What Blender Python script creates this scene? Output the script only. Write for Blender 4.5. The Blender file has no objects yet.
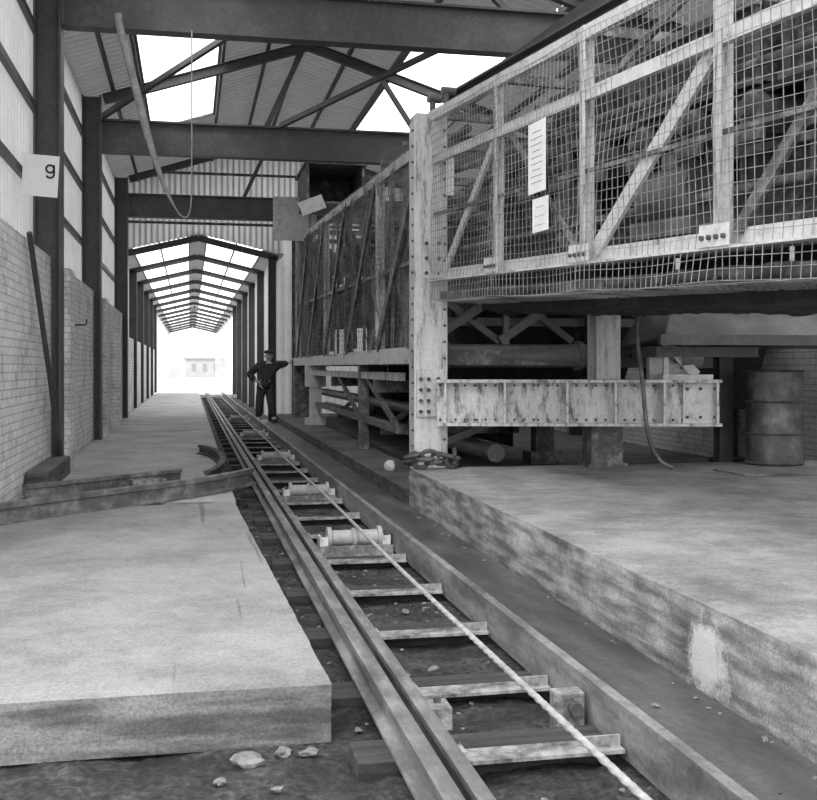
import bpy, bmesh, math, random
from mathutils import Vector, Matrix, noise
random.seed(7)
V=Vector
scene=bpy.context.scene
COL=scene.collection

# ------------------------------------------------------------------ materials
def new_mat(name):
    m=bpy.data.materials.new(name); m.use_nodes=True
    nt=m.node_tree; b=nt.nodes["Principled BSDF"]
    return m,nt,b
def N(nt,t,**kw):
    n=nt.nodes.new(t)
    for k,v in kw.items(): setattr(n,k,v)
    return n
def ramp(nt,stops):
    r=N(nt,'ShaderNodeValToRGB')
    e=r.color_ramp.elements
    while len(e)<len(stops): e.new(0.5)
    for i,(p,c) in enumerate(stops):
        e[i].position=p; e[i].color=(c,c,c,1)
    return r
def mottled(name,stops,scale=3,fine=40,fine_amt=0.25,rough=0.8,metal=0.0,bump=0.3,bdist=0.01,stretch=(1,1,1),detail=8,nr=.65,trans=0,ribs=0):
    m,nt,b=new_mat(name)
    tc=N(nt,'ShaderNodeTexCoord'); mp=N(nt,'ShaderNodeMapping'); mp.inputs['Scale'].default_value=stretch
    nt.links.new(tc.outputs['Object'],mp.inputs['Vector'])
    n1=N(nt,'ShaderNodeTexNoise'); n1.inputs['Scale'].default_value=scale; n1.inputs['Detail'].default_value=detail; n1.inputs['Roughness'].default_value=nr
    n2=N(nt,'ShaderNodeTexNoise'); n2.inputs['Scale'].default_value=fine; n2.inputs['Detail'].default_value=4
    nt.links.new(mp.outputs[0],n1.inputs['Vector']); nt.links.new(tc.outputs['Object'],n2.inputs['Vector'])
    r=ramp(nt,stops); nt.links.new(n1.outputs['Fac'],r.inputs['Fac'])
    r2=ramp(nt,[(0.3,1-fine_amt),(0.7,1)]); nt.links.new(n2.outputs['Fac'],r2.inputs['Fac'])
    mx=N(nt,'ShaderNodeMix'); mx.data_type='RGBA'; mx.blend_type='MULTIPLY'; mx.inputs[0].default_value=1
    nt.links.new(r.outputs[0],mx.inputs[6]); nt.links.new(r2.outputs[0],mx.inputs[7])
    nt.links.new(mx.outputs[2],b.inputs['Base Color'])
    b.inputs['Roughness'].default_value=rough; b.inputs['Metallic'].default_value=metal
    if bump:
        bp=N(nt,'ShaderNodeBump'); bp.inputs['Strength'].default_value=bump; bp.inputs['Distance'].default_value=bdist
        ad=N(nt,'ShaderNodeMath'); ad.operation='ADD'
        nt.links.new(n1.outputs['Fac'],ad.inputs[0]); nt.links.new(n2.outputs['Fac'],ad.inputs[1])
        nt.links.new(ad.outputs[0],bp.inputs['Height']); nt.links.new(bp.outputs[0],b.inputs['Normal'])
    if trans:
        tr=N(nt,'ShaderNodeBsdfTranslucent'); tr.inputs[0].default_value=(.85,.85,.85,1)
        if ribs:  # bands in the translucent colour stand in for shading of the corrugation
            wv=N(nt,'ShaderNodeTexWave'); wv.bands_direction='X'; wv.inputs['Scale'].default_value=ribs; nt.links.new(tc.outputs['Object'],wv.inputs['Vector'])
            rr=ramp(nt,[(0.1,.5),(.6,.9)]); nt.links.new(wv.outputs['Fac'],rr.inputs[0]); nt.links.new(rr.outputs[0],tr.inputs[0])
        ms=N(nt,'ShaderNodeMixShader'); ms.inputs[0].default_value=trans
        nt.links.new(b.outputs[0],ms.inputs[1]); nt.links.new(tr.outputs[0],ms.inputs[2])
        nt.links.new(ms.outputs[0],nt.nodes['Material Output'].inputs[0])
    return m
M={}
M['flake']=mottled('worn_white_paint',[(0.31,0.06),(0.38,0.26),(0.45,0.55),(0.75,0.80)],scale=7,fine=35,fine_amt=.18,bump=0.3,bdist=0.003,rough=0.5,detail=15,nr=.8)
M['flakev']=mottled('streaked_white_paint',[(0.32,0.06),(0.40,0.25),(0.47,0.56),(0.75,0.78)],scale=10,fine=35,fine_amt=.18,bump=0.3,bdist=0.003,rough=0.5,detail=15,nr=.76,stretch=(1,1,.14))
M['flake2']=mottled('rusted_white_paint',[(0.35,0.05),(0.42,0.18),(0.49,0.5),(0.75,0.76)],scale=10,fine=35,fine_amt=.22,bump=0.4,bdist=0.004,rough=0.5,detail=15,nr=.78,stretch=(1,1,.3))
M['dkpaint']=mottled('dark_steel_paint',[(0.3,0.05),(0.6,0.085),(0.8,0.14)],scale=2.5,fine=20,rough=0.5,bump=0.1)
M['mdpaint']=mottled('grimy_grey_steel',[(0.3,0.04),(0.5,0.11),(0.62,0.28),(0.8,0.45)],scale=6,fine=30,rough=0.6,bump=0.25,bdist=.005,detail=14,nr=.75)
M['smooth']=mottled('oily_plate_steel',[(0.3,0.08),(0.5,0.15),(0.65,0.22)],scale=2,fine=30,rough=0.45,bump=0.05,bdist=.002,detail=10)
M['grime']=mottled('caked_grime',[(0.35,0.015),(0.5,0.045),(0.6,0.12),(0.75,0.30)],scale=8,fine=30,rough=0.9,bump=0.6,bdist=0.012,detail=14,nr=.75)
M['black']=mottled('black_residue_and_shade',[(0.3,0.01),(0.6,0.025),(0.8,0.07)],scale=8,fine=40,rough=0.9,bump=1.0,bdist=0.02)  # residue on the belly pan, also the dark masses painted as shade
M['wire']=mottled('galvanised_wire',[(0.3,0.12),(0.6,0.36)],scale=3,fine=20,rough=0.5,bump=0.0)
M['wiredk']=mottled('dirty_wire',[(0.3,0.08),(0.6,0.25)],scale=3,fine=20,rough=0.7,bump=0.0)
M['rail']=mottled('polished_rail_head',[(0.3,0.42),(0.55,0.62),(0.7,0.75)],scale=3,fine=30,rough=0.3,metal=0.0,bump=0.1,bdist=0.003,stretch=(2,.4,2))
M['railmid']=mottled('worn_rail_side',[(0.3,0.06),(0.5,0.14),(0.7,0.32)],scale=4,fine=30,rough=0.6,bump=0.3,bdist=0.005,stretch=(2,.5,2),detail=12)
M['swrail']=mottled('dusty_turnout_rail',[(0.3,0.26),(0.55,0.38),(0.7,0.5)],scale=3,fine=30,rough=0.6,bump=0.3,bdist=0.004)
M['railside']=mottled('rusty_rail_steel',[(0.3,0.04),(0.55,0.09),(0.7,0.2)],scale=4,fine=30,rough=0.8,bump=0.4,bdist=0.006)
M['chan']=mottled('dusty_channel_steel',[(0.32,0.05),(0.45,0.13),(0.58,0.26),(0.75,0.42)],scale=3,fine=40,rough=0.6,bump=0.3,bdist=0.005,stretch=(1,.4,1.6),detail=14,nr=.75)
M['tie']=mottled('dusty_tie_bar',[(0.36,0.04),(0.46,0.16),(0.58,0.34),(0.75,0.5)],scale=5,fine=40,rough=0.8,bump=0.3,bdist=0.006,detail=14,nr=.75)
M['wood']=mottled('oily_timber',[(0.3,0.02),(0.6,0.06),(0.75,0.13)],scale=4,fine=30,rough=0.9,bump=0.6,stretch=(.4,4,4))
M['rope']=mottled('steel_rope_wire',[(0.3,0.25),(0.7,0.55)],scale=10,fine=60,rough=0.5,metal=0.1,bump=0.1)
M['dirt']=mottled('oily_dirt',[(0.34,0.015),(0.48,0.055),(0.58,0.14),(0.72,0.28)],scale=3.2,fine=34,fine_amt=0.75,rough=0.85,bump=1.0,bdist=0.04,detail=15,nr=.82)
M['gutter']=mottled('damp_gutter_concrete',[(0.34,0.04),(0.46,0.07),(0.58,0.11),(0.72,0.17)],scale=2,fine=40,fine_amt=0.3,rough=0.55,bump=.25,detail=12,nr=.65,stretch=(1.5,.5,1))
M['stone']=mottled('grey_stone',[(0.3,0.12),(0.7,0.28)],scale=8,fine=30,rough=0.9,bump=0.8)
M['sheet']=mottled('pale_cladding',[(0.3,0.42),(0.6,0.62),(0.8,0.72)],scale=1.2,fine=12,fine_amt=0.1,rough=0.5,bump=0.0,trans=.26)
M['gable']=mottled('backlit_cladding',[(0.3,0.5),(0.6,0.7),(0.8,0.75)],scale=1.2,fine=12,fine_amt=0.1,rough=0.5,bump=0.0,trans=.66,ribs=2.2)
M['roof']=mottled('grey_roof_sheet',[(0.3,0.32),(0.6,0.42),(0.8,0.5)],scale=1.2,fine=12,fine_amt=0.15,rough=0.5,bump=0.0,trans=.055)
M['paper']=mottled('white_paper',[(0.3,0.72),(0.7,0.82)],scale=4,fine=30,fine_amt=0.05,rough=0.8,bump=0.0)
M['ink']=mottled('black_ink',[(0.3,0.02),(0.7,0.04)],scale=4,rough=0.8,bump=0.0)
M['faint']=mottled('grey_print',[(0.3,0.35),(0.7,0.45)],scale=4,rough=0.8,bump=0.0)
M['strap']=mottled('canvas_strap',[(0.3,0.22),(0.7,0.42)],scale=10,fine=80,rough=0.9,bump=0.2)
M['drum']=mottled('drum_steel',[(0.3,0.04),(0.5,0.10),(0.7,0.24)],scale=4,fine=30,rough=0.45,bump=0.2,detail=12)
M['skin']=mottled('skin',[(0.3,0.5),(0.7,0.58)],scale=10,rough=0.6,bump=0.0)
M['cloth']=mottled('dark_work_cloth',[(0.3,0.03),(0.7,0.07)],scale=12,rough=0.95,bump=0.3)
M['shirt']=mottled('grey_shirt_cloth',[(0.3,0.5),(0.7,0.6)],scale=12,rough=0.95,bump=0.1)
M['leather']=mottled('boot_leather',[(0.3,0.02),(0.7,0.05)],scale=12,rough=0.5,bump=0.2)
M['outground']=mottled('pale_yard',[(0.3,0.6),(0.7,0.75)],scale=.5,fine=6,rough=0.9,bump=0.1)
M['far']=mottled('glare_washed_render',[(0.3,0.40),(0.7,0.48)],scale=1,rough=0.9,bump=0.0)  # light tone chosen so the distant building looks blown out by glare
M['far2']=mottled('glare_washed_grey_render',[(0.3,0.28),(0.7,0.34)],scale=1,rough=0.9,bump=0.0)  # same painted glare for its roof and windows
M['farpost']=mottled('glare_pale_post',[(0.3,0.6),(0.7,0.75)],scale=1,rough=0.9,bump=0.0)  # pale colour stands in for glare washing out the far posts

def concrete(name,lo,hi,patch=None,scratch=False,side=(.35,.9)):
    m,nt,b=new_mat(name)
    tc=N(nt,'ShaderNodeTexCoord')
    n1=N(nt,'ShaderNodeTexNoise'); n1.inputs['Scale'].default_value=1.3; n1.inputs['Detail'].default_value=14; n1.inputs['Roughness'].default_value=.78
    n2=N(nt,'ShaderNodeTexNoise'); n2.inputs['Scale'].default_value=85; n2.inputs['Detail'].default_value=6; n2.inputs['Roughness'].default_value=.7
    vo=N(nt,'ShaderNodeTexVoronoi'); vo.inputs['Scale'].default_value=26
    for n in (n1,n2,vo): nt.links.new(tc.outputs['Object'],n.inputs['Vector'])
    r=ramp(nt,[(0.34,lo),(0.46,(lo+hi)/2),(0.56,hi),(0.72,min(hi*1.25,.9))]); nt.links.new(n1.outputs['Fac'],r.inputs[0])
    r2=ramp(nt,[(0.35,.5),(0.6,1)]); nt.links.new(n2.outputs['Fac'],r2.inputs[0])
    r3=ramp(nt,[(0.04,.5),(0.13,1)]); nt.links.new(vo.outputs['Distance'],r3.inputs[0])
    m1=N(nt,'ShaderNodeMix',data_type='RGBA',blend_type='MULTIPLY'); m1.inputs[0].default_value=.8
    m2=N(nt,'ShaderNodeMix',data_type='RGBA',blend_type='MULTIPLY'); m2.inputs[0].default_value=.45
    nt.links.new(r.outputs[0],m1.inputs[6]); nt.links.new(r2.outputs[0],m1.inputs[7])
    nt.links.new(m1.outputs[2],m2.inputs[6]); nt.links.new(r3.outputs[0],m2.inputs[7])
    top=m2.outputs[2]
    if scratch:
        for (rot,sc_,lo_,hi_) in ((-10,(7,.16,1),.31,.335),(-30,(11,.3,1),.27,.29)):
            mp0=N(nt,'ShaderNodeMapping'); mp0.inputs['Rotation'].default_value=(0,0,math.radians(rot)); mp0.inputs['Scale'].default_value=sc_; nt.links.new(tc.outputs['Object'],mp0.inputs[0])
            n6=N(nt,'ShaderNodeTexNoise'); n6.inputs['Scale'].default_value=1.2; n6.inputs['Detail'].default_value=5; nt.links.new(mp0.outputs[0],n6.inputs['Vector'])
            r6=ramp(nt,[(lo_,.45),(hi_,1)]); nt.links.new(n6.outputs['Fac'],r6.inputs[0])
            m6=N(nt,'ShaderNodeMix',data_type='RGBA',blend_type='MULTIPLY'); m6.inputs[0].default_value=.7
            nt.links.new(top,m6.inputs[6]); nt.links.new(r6.outputs[0],m6.inputs[7]); top=m6.outputs[2]
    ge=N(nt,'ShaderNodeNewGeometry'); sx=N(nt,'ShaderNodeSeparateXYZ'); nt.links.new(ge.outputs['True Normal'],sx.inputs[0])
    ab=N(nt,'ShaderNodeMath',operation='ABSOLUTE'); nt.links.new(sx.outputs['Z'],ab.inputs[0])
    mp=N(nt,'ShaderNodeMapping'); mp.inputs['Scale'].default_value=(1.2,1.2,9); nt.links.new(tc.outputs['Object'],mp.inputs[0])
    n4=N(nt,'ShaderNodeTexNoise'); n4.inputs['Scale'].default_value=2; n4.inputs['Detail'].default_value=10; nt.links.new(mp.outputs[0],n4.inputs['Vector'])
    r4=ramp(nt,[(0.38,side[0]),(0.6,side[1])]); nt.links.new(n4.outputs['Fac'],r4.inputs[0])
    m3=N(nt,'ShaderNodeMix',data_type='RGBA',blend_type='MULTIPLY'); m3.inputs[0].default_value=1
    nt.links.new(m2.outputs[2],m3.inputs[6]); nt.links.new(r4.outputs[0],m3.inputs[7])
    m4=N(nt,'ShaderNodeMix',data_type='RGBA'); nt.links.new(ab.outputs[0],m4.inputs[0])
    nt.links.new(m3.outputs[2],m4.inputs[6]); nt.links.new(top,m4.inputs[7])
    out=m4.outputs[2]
    if patch:
        vs=N(nt,'ShaderNodeVectorMath',operation='SUBTRACT'); vs.inputs[1].default_value=patch; nt.links.new(tc.outputs['Object'],vs.inputs[0])
        vl=N(nt,'ShaderNodeVectorMath',operation='LENGTH'); nt.links.new(vs.outputs[0],vl.inputs[0])
        n5=N(nt,'ShaderNodeTexNoise'); n5.inputs['Scale'].default_value=7; n5.inputs['Detail'].default_value=12; n5.inputs['Roughness'].default_value=.8; nt.links.new(tc.outputs['Object'],n5.inputs['Vector'])
        ma=N(nt,'ShaderNodeMath',operation='MULTIPLY_ADD'); ma.inputs[1].default_value=.6; nt.links.new(n5.outputs['Fac'],ma.inputs[0]); nt.links.new(vl.outputs['Value'],ma.inputs[2])
        r5=ramp(nt,[(0.42,.8),(0.50,0)]); nt.links.new(ma.outputs[0],r5.inputs[0])
        m5=N(nt,'ShaderNodeMix',data_type='RGBA'); nt.links.new(r5.outputs[0],m5.inputs[0]); nt.links.new(out,m5.inputs[6]); m5.inputs[7].default_value=(.62,.62,.62,1)
        out=m5.outputs[2]
    nt.links.new(out,b.inputs['Base Color']); b.inputs['Roughness'].default_value=.8
    bp=N(nt,'ShaderNodeBump'); bp.inputs['Strength'].default_value=.6; bp.inputs['Distance'].default_value=.012
    ad=N(nt,'ShaderNodeMath',operation='ADD'); nt.links.new(n1.outputs['Fac'],ad.inputs[0]); nt.links.new(n2.outputs['Fac'],ad.inputs[1])
    nt.links.new(ad.outputs[0],bp.inputs['Height']); nt.links.new(bp.outputs[0],b.inputs['Normal'])
    return m
M['conc']=concrete('rough_concrete',.17,.31,scratch=True)
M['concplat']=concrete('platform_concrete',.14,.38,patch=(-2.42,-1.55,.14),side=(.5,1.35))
M['concdk']=concrete('stained_darkened_concrete',.05,.16)  # colour darkened to deepen the shade on the floor below the machine
M['walk']=concrete('walkway_concrete',.28,.55)

def brick(name,c1,c2,mort):
    m,nt,b=new_mat(name)
    ge=N(nt,'ShaderNodeNewGeometry'); sx=N(nt,'ShaderNodeSeparateXYZ'); nt.links.new(ge.outputs['Position'],sx.inputs[0])
    cb=N(nt,'ShaderNodeCombineXYZ')
    ad=N(nt,'ShaderNodeMath',operation='ADD'); nt.links.new(sx.outputs['X'],ad.inputs[0]); nt.links.new(sx.outputs['Y'],ad.inputs[1])
    nt.links.new(ad.outputs[0],cb.inputs[0]); nt.links.new(sx.outputs['Z'],cb.inputs[1])
    br=N(nt,'ShaderNodeTexBrick'); nt.links.new(cb.outputs[0],br.inputs['Vector'])
    br.inputs['Scale'].default_value=1; br.inputs['Brick Width'].default_value=.225; br.inputs['Row Height'].default_value=.075
    br.inputs['Mortar Size'].default_value=.007; br.inputs['Mortar Smooth'].default_value=.4
    br.inputs['Color1'].default_value=(c1,c1,c1,1); br.inputs['Color2'].default_value=(c2,c2,c2,1); br.inputs['Mortar'].default_value=(mort,mort,mort,1)
    n1=N(nt,'ShaderNodeTexNoise'); n1.inputs['Scale'].default_value=2.2; n1.inputs['Detail'].default_value=14; n1.inputs['Roughness'].default_value=.8; nt.links.new(ge.outputs['Position'],n1.inputs['Vector'])
    r=ramp(nt,[(0.36,.5),(0.5,1)]); nt.links.new(n1.outputs['Fac'],r.inputs[0])
    mx=N(nt,'ShaderNodeMix',data_type='RGBA',blend_type='MULTIPLY'); mx.inputs[0].default_value=1
    nt.links.new(br.outputs['Color'],mx.inputs[6]); nt.links.new(r.outputs[0],mx.inputs[7]); nt.links.new(mx.outputs[2],b.inputs['Base Color'])
    bp=N(nt,'ShaderNodeBump'); bp.invert=True; bp.inputs['Strength'].default_value=.5; bp.inputs['Distance'].default_value=.008
    nt.links.new(br.outputs['Fac'],bp.inputs['Height']); nt.links.new(bp.outputs[0],b.inputs['Normal'])
    b.inputs['Roughness'].default_value=.85
    return m
M['brick']=brick('painted_brick',.78,.66,.46)
M['brick2']=brick('pale_brick',.78,.68,.42)

# ------------------------------------------------------------------ mesh builder
def poly_I(w,h,tf,tw):
    a,b=w/2,h/2; t=tw/2
    return [(-a,-b),(a,-b),(a,-b+tf),(t,-b+tf),(t,b-tf),(a,b-tf),(a,b),(-a,b),(-a,b-tf),(-t,b-tf),(-t,-b+tf),(-a,-b+tf)]
def poly_L(w,h,t):
    a,b=w/2,h/2
    return [(-a,-b),(a,-b),(a,-b+t),(-a+t,-b+t),(-a+t,b),(-a,b)]
def poly_C(w,h,t):
    a,b=w/2,h/2
    return [(-a,-b),(a,-b),(a,-b+t),(-a+t,-b+t),(-a+t,b-t),(a,b-t),(a,b),(-a,b)]
def poly_R(w,h):
    a,b=w/2,h/2
    return [(-a,-b),(a,-b),(a,b),(-a,b)]
class MB:
    def __init__(s): s.v=[]; s.f=[]; s.sm=[]; s.p=[]; s.glue=False; s.mi=[]; s.cm=0
    def mark(s):
        if not s.glue or not s.p: s.p.append((len(s.v),len(s.f)))
    def face(s,idx,sm=False): s.f.append(tuple(idx)); s.sm.append(sm); s.mi.append(s.cm)
    def prism(s,p1,p2,poly,up=(0,0,1)):
        s.mark()
        p1=V(p1);p2=V(p2); d=(p2-p1).normalized(); up=V(up)
        if abs(d.dot(up.normalized()))>.98: up=V((0,1,0)) if abs(d.y)<.9 else V((1,0,0))
        sd=d.cross(up).normalized(); u=sd.cross(d).normalized()
        n=len(poly); o=len(s.v)
        for p in (p1,p2):
            for (a,b) in poly: s.v.append(p+sd*a+u*b)
        for i in range(n):
            j=(i+1)%n; s.face((o+i,o+j,o+n+j,o+n+i))
        s.face([o+i for i in reversed(range(n))]); s.face([o+n+i for i in range(n)])
        return s
    def bar(s,p1,p2,w,h,up=(0,0,1)): return s.prism(p1,p2,poly_R(w,h),up)
    def box(s,x0,x1,y0,y1,z0,z1):
        return s.prism((x0,(y0+y1)/2,(z0+z1)/2),(x1,(y0+y1)/2,(z0+z1)/2),poly_R(y1-y0,z1-z0))
    def cyl(s,p1,p2,r,seg=16,r2=None):
        s.mark()
        p1=V(p1);p2=V(p2); d=(p2-p1).normalized(); up=V((0,0,1)) if abs(d.z)<.9 else V((0,1,0))
        a=d.cross(up).normalized(); b=a.cross(d).normalized(); r2=r if r2 is None else r2
        o=len(s.v)
        for rep in range(2):
            for p,rr in ((p1,r),(p2,r2)):
                for i in range(seg):
                    t=2*math.pi*i/seg; s.v.append(p+a*math.cos(t)*rr+b*math.sin(t)*rr)
        for i in range(seg):
            j=(i+1)%seg; s.face((o+i,o+j,o+seg+j,o+seg+i),True)
        o2=o+2*seg
        s.face([o2+i for i in reversed(range(seg))]); s.face([o2+seg+i for i in range(seg)])
        return s
    def tube(s,pts,r,seg=8):
        s.mark()
        pts=[V(p) for p in pts]; o=len(s.v); n=len(pts)
        prev=None
        for k,p in enumerate(pts):
            d=(pts[min(k+1,n-1)]-pts[max(k-1,0)]).normalized()
            up=prev if prev is not None else (V((0,0,1)) if abs(d.z)<.9 else V((0,1,0)))
            a=d.cross(up)
            if a.length<1e-4: a=d.cross(V((1,0,0)))
            a.normalize(); b=a.cross(d).normalized(); prev=b
            rr=r(k/(n-1)) if callable(r) else r
            for i in range(seg):
                t=2*math.pi*i/seg; s.v.append(p+a*math.cos(t)*rr+b*math.sin(t)*rr)
        for k in range(n-1):
            for i in range(seg):
                j=(i+1)%seg; s.face((o+k*seg+i,o+k*seg+j,o+(k+1)*seg+j,o+(k+1)*seg+i),True)
        s.face([o+i for i in reversed(range(seg))]); s.face([o+(n-1)*seg+i for i in range(seg)])
        return s
    def bolt(s,p,nrm,r=.018,l=.02):
        g=s.glue; s.glue=True; s.cm=1
        p=V(p)-V(nrm)*.004; s.cyl(p,p+V(nrm)*(l+.004),r,6); s.glue=g; s.cm=0
    def quad(s,a,b,c,d):
        o=len(s.v); s.v+= [V(a),V(b),V(c),V(d)]; s.face((o,o+1,o+2,o+3))
    def sheet(s,p0,U,W,pitch=.2,depth=.04,nrm=(0,0,1)):
        s.mark()
        p0=V(p0);U=V(U);W=V(W);L=U.length;u=U/L;nn=V(nrm).normalized()
        prof=[];x=0
        while x<L:
            for fx,h in ((0,0),(.35,0),(.5,1),(.85,1)):
                xx=x+fx*pitch
                if xx<L: prof.append((xx,h*depth))
            x+=pitch
        prof.append((L,0))
        o=len(s.v)
        for (x,h) in prof:
            s.v.append(p0+u*x+nn*h); s.v.append(p0+u*x+nn*h+W)
        for i in range(len(prof)-1):
            s.face((o+2*i,o+2*i+2,o+2*i+3,o+2*i+1))
    def pieces(s):
        out=[]
        for k,(v0,f0) in enumerate(s.p):
            v1,f1=s.p[k+1] if k+1<len(s.p) else (len(s.v),len(s.f))
            b=MB(); b.v=s.v[v0:v1]; b.f=[tuple(i-v0 for i in f) for f in s.f[f0:f1]]; b.sm=s.sm[f0:f1]; b.mi=s.mi[f0:f1]; b.p=[(0,0)]
            out.append(b)
        return out
    def split(s,name,mat,parent=None,**kw):
        return [b.obj(name,mat,parent,**kw) for b in s.pieces()]
    def obj(s,name,mat,parent=None,label=None,category=None,kind=None,group=None,bevel=0,origin=None,mat2='railside'):
        mn=V([min(v[i] for v in s.v) for i in range(3)]); mx=V([max(v[i] for v in s.v) for i in range(3)])
        og=V(origin) if origin else V(((mn.x+mx.x)/2,(mn.y+mx.y)/2,mn.z))
        me=bpy.data.meshes.new(name); me.from_pydata([tuple(v-og) for v in s.v],[],s.f)
        me.polygons.foreach_set('use_smooth',s.sm)
        me.materials.append(M[mat] if isinstance(mat,str) else mat)
        if any(s.mi): me.materials.append(M[mat2]); me.polygons.foreach_set('material_index',s.mi)
        me.update()
        o=bpy.data.objects.new(name,me); COL.objects.link(o)
        if parent is not None:
            o.parent=parent; o.location=og-V(parent['_w'])
        else: o.location=og
        o['_w']=tuple(og)
        if label: o['label']=label
        if category: o['category']=category
        if kind: o['kind']=kind
        if group: o['group']=group
        if bevel:
            b=o.modifiers.new('bevel','BEVEL'); b.width=bevel; b.segments=2; b.limit_method='ANGLE'
        return o
def empty(name,loc,label,category,group=None):
    e=bpy.data.objects.new(name,None); COL.objects.link(e); e.location=loc; e['_w']=tuple(loc)
    e.empty_display_size=.2
    e['label']=label; e['category']=category
    if group: e['group']=group
    return e
def top_mat(o,mat,frac=.75,nz=.8):
    me=o.data; me.materials.append(M[mat]); k=len(me.materials)-1
    zm=max(v.co.z for v in me.vertices)
    for p in me.polygons:
        if p.normal.z>nz and p.center.z>zm*frac: p.material_index=k
def rough_block(name,mat,x0,x1,y0,y1,z0,z1,step,amp,shear=None,**kw):
    bm=bmesh.new(); bmesh.ops.create_cube(bm,size=1)
    for v in bm.verts: v.co=V((x0+(v.co.x+.5)*(x1-x0),y0+(v.co.y+.5)*(y1-y0),z0+(v.co.z+.5)*(z1-z0)))
    for ax,(a,b) in enumerate(((x0,x1),(y0,y1),(z0,z1))):
        n=max(1,int((b-a)/step))
        for i in range(1,n):
            c=V((0,0,0)); c[ax]=a+(b-a)*i/n; nn=V((0,0,0)); nn[ax]=1
            bmesh.ops.bisect_plane(bm,geom=bm.verts[:]+bm.edges[:]+bm.faces[:],plane_co=c,plane_no=nn)
    for v in bm.verts:
        p=v.co.copy()
        edge=sum([abs(p.x-x0)<1e-4 or abs(p.x-x1)<1e-4, abs(p.y-y0)<1e-4 or abs(p.y-y1)<1e-4, abs(p.z-z1)<1e-4])
        if edge>=2:
            k=abs(noise.noise(p*5))*amp*1.6
            v.co.z-=k*.7 if abs(p.z-z1)<1e-4 else 0
            if abs(p.x-x0)<1e-4: v.co.x+=k
            if abs(p.x-x1)<1e-4: v.co.x-=k
            if abs(p.y-y0)<1e-4: v.co.y+=k
        d=noise.noise_vector(p*2.2)*amp; v.co+=V((d.x*.5,d.y*.5,d.z*.6))
        if shear: shear(v.co)
    og=V(((x0+x1)/2,(y0+y1)/2,z0))
    for v in bm.verts: v.co-=og
    me=bpy.data.meshes.new(name); bm.to_mesh(me); bm.free(); me.materials.append(M[mat])
    o=bpy.data.objects.new(name,me); COL.objects.link(o); o.location=og; o['_w']=tuple(og)
    for k,v in kw.items(): o[k]=v
    return o

# ------------------------------------------------------------------ ground & slabs
def ground_patch(name,x0,x1,y0,y1,step,amp,mat,z=0,**kw):
    b=MB(); nx=int((x1-x0)/step); ny=int((y1-y0)/step)
    for j in range(ny+1):
        for i in range(nx+1):
            x=x0+(x1-x0)*i/nx; y=y0+(y1-y0)*j/ny
            p=V((x,y,0)); h=noise.noise(p*3)*amp+noise.noise(p*11)*amp*.6+max(0,noise.noise(p*23))*amp*.9
            b.v.append(V((x,y,z+h)))
    for j in range(ny):
        for i in range(nx):
            a=j*(nx+1)+i; b.face((a,a+1,a+nx+2,a+nx+1),True)
    return b.obj(name,mat,**kw)
ground_patch('floor',-0.9,2.2,1.0,12.0,.03,.024,'dirt',z=-.01,kind='structure',label='oily dirt bed with gravel between the rails')
b=MB(); b.box(-14,16,-8,1.0,-.3,-.03); b.box(-14,-.9,1,12,-.3,-.03); b.box(2.2,16,1,12,-.3,-.03); b.box(-14,16,12,50,-.3,-.02)
b.split('floor','dirt',kind='structure')
b=MB(); b.box(-60,60,50,260,-.35,.12)
b.obj('floor','outground',kind='structure')

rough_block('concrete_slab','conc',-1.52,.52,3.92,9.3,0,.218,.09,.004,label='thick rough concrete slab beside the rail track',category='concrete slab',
    shear=lambda c: setattr(c,'x',c.x-.025*max(0,(c.y-3.9))*(1 if c.x>0 else 0)))
rough_block('concrete_walkway','walk',-1.52,.40,9.55,50,0,.205,.5,.004,label='long pale concrete walkway running beside the rails',category='walkway')
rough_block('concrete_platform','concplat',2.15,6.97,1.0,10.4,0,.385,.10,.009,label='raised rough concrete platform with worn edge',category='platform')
rough_block('concrete_floor_slab','concdk',2.12,6.97,10.44,28.0,0,.17,.4,.008,label='low stained concrete floor, darkened to deepen shade under the machine',category='concrete floor')
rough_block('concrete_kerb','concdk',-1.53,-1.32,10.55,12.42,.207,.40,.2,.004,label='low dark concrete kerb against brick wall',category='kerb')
b=MB(); b.box(1.56,2.13,1.2,28,-.05,.02); b.obj('drain_gutter','gutter',label='dark damp concrete gutter between channel and platform',category='gutter')
rough_block('concrete_step','conc',5.0,6.9,8.9,9.5,.39,.41,.15,.003,label='shallow concrete ridge on the platform top',category='concrete ridge')

# ------------------------------------------------------------------ walls
b=MB(); b.box(-1.85,-1.55,6.5,28.2,0,2.65); b.obj('wall_left','brick',kind='structure',label='painted brick dado wall')
for y in (12.86,18.3,22.0):
    b=MB(); b.box(-1.56,-1.37,y,y+.5,.2,2.55 if y<20 else 2.2); b.obj('wall_left','brick',kind='structure',label='projecting brick pier')
b=MB(); b.box(-1.85,-1.6,28.2,50,0,2.2); b.obj('wall_left','brick',kind='structure')
b=MB(); b.sheet((-1.8,6.5,2.65),(0,21.7,0),(0,0,3.35),.2,.035,(1,0,0)); b.obj('wall_left','sheet',kind='structure')
b=MB(); b.sheet((-1.8,28.2,2.2),(0,21.8,0),(0,0,2.1),.2,.035,(1,0,0)); b.obj('wall_left','sheet',kind='structure')
b=MB(); b.box(7.0,7.3,6.5,28.2,0,2.3); b.obj('wall_right','brick2',kind='structure')
b=MB(); b.sheet((7.05,6.5,2.3),(0,21.7,0),(0,0,3.2),.2,.035,(-1,0,0)); b.obj('wall_right','sheet',kind='structure')
b=MB(); b.sheet((2.2,29.0,.0),(0,21,0),(0,0,4.3),.2,.035,(-1,0,0)); b.obj('wall_right','sheet',kind='structure')
ROOFUP=.42
def roofz(x): return (5.5+.32*(x+1.7) if x<2 else 6.684-.32*(x-2))+ROOFUP
YG=26.95
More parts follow.
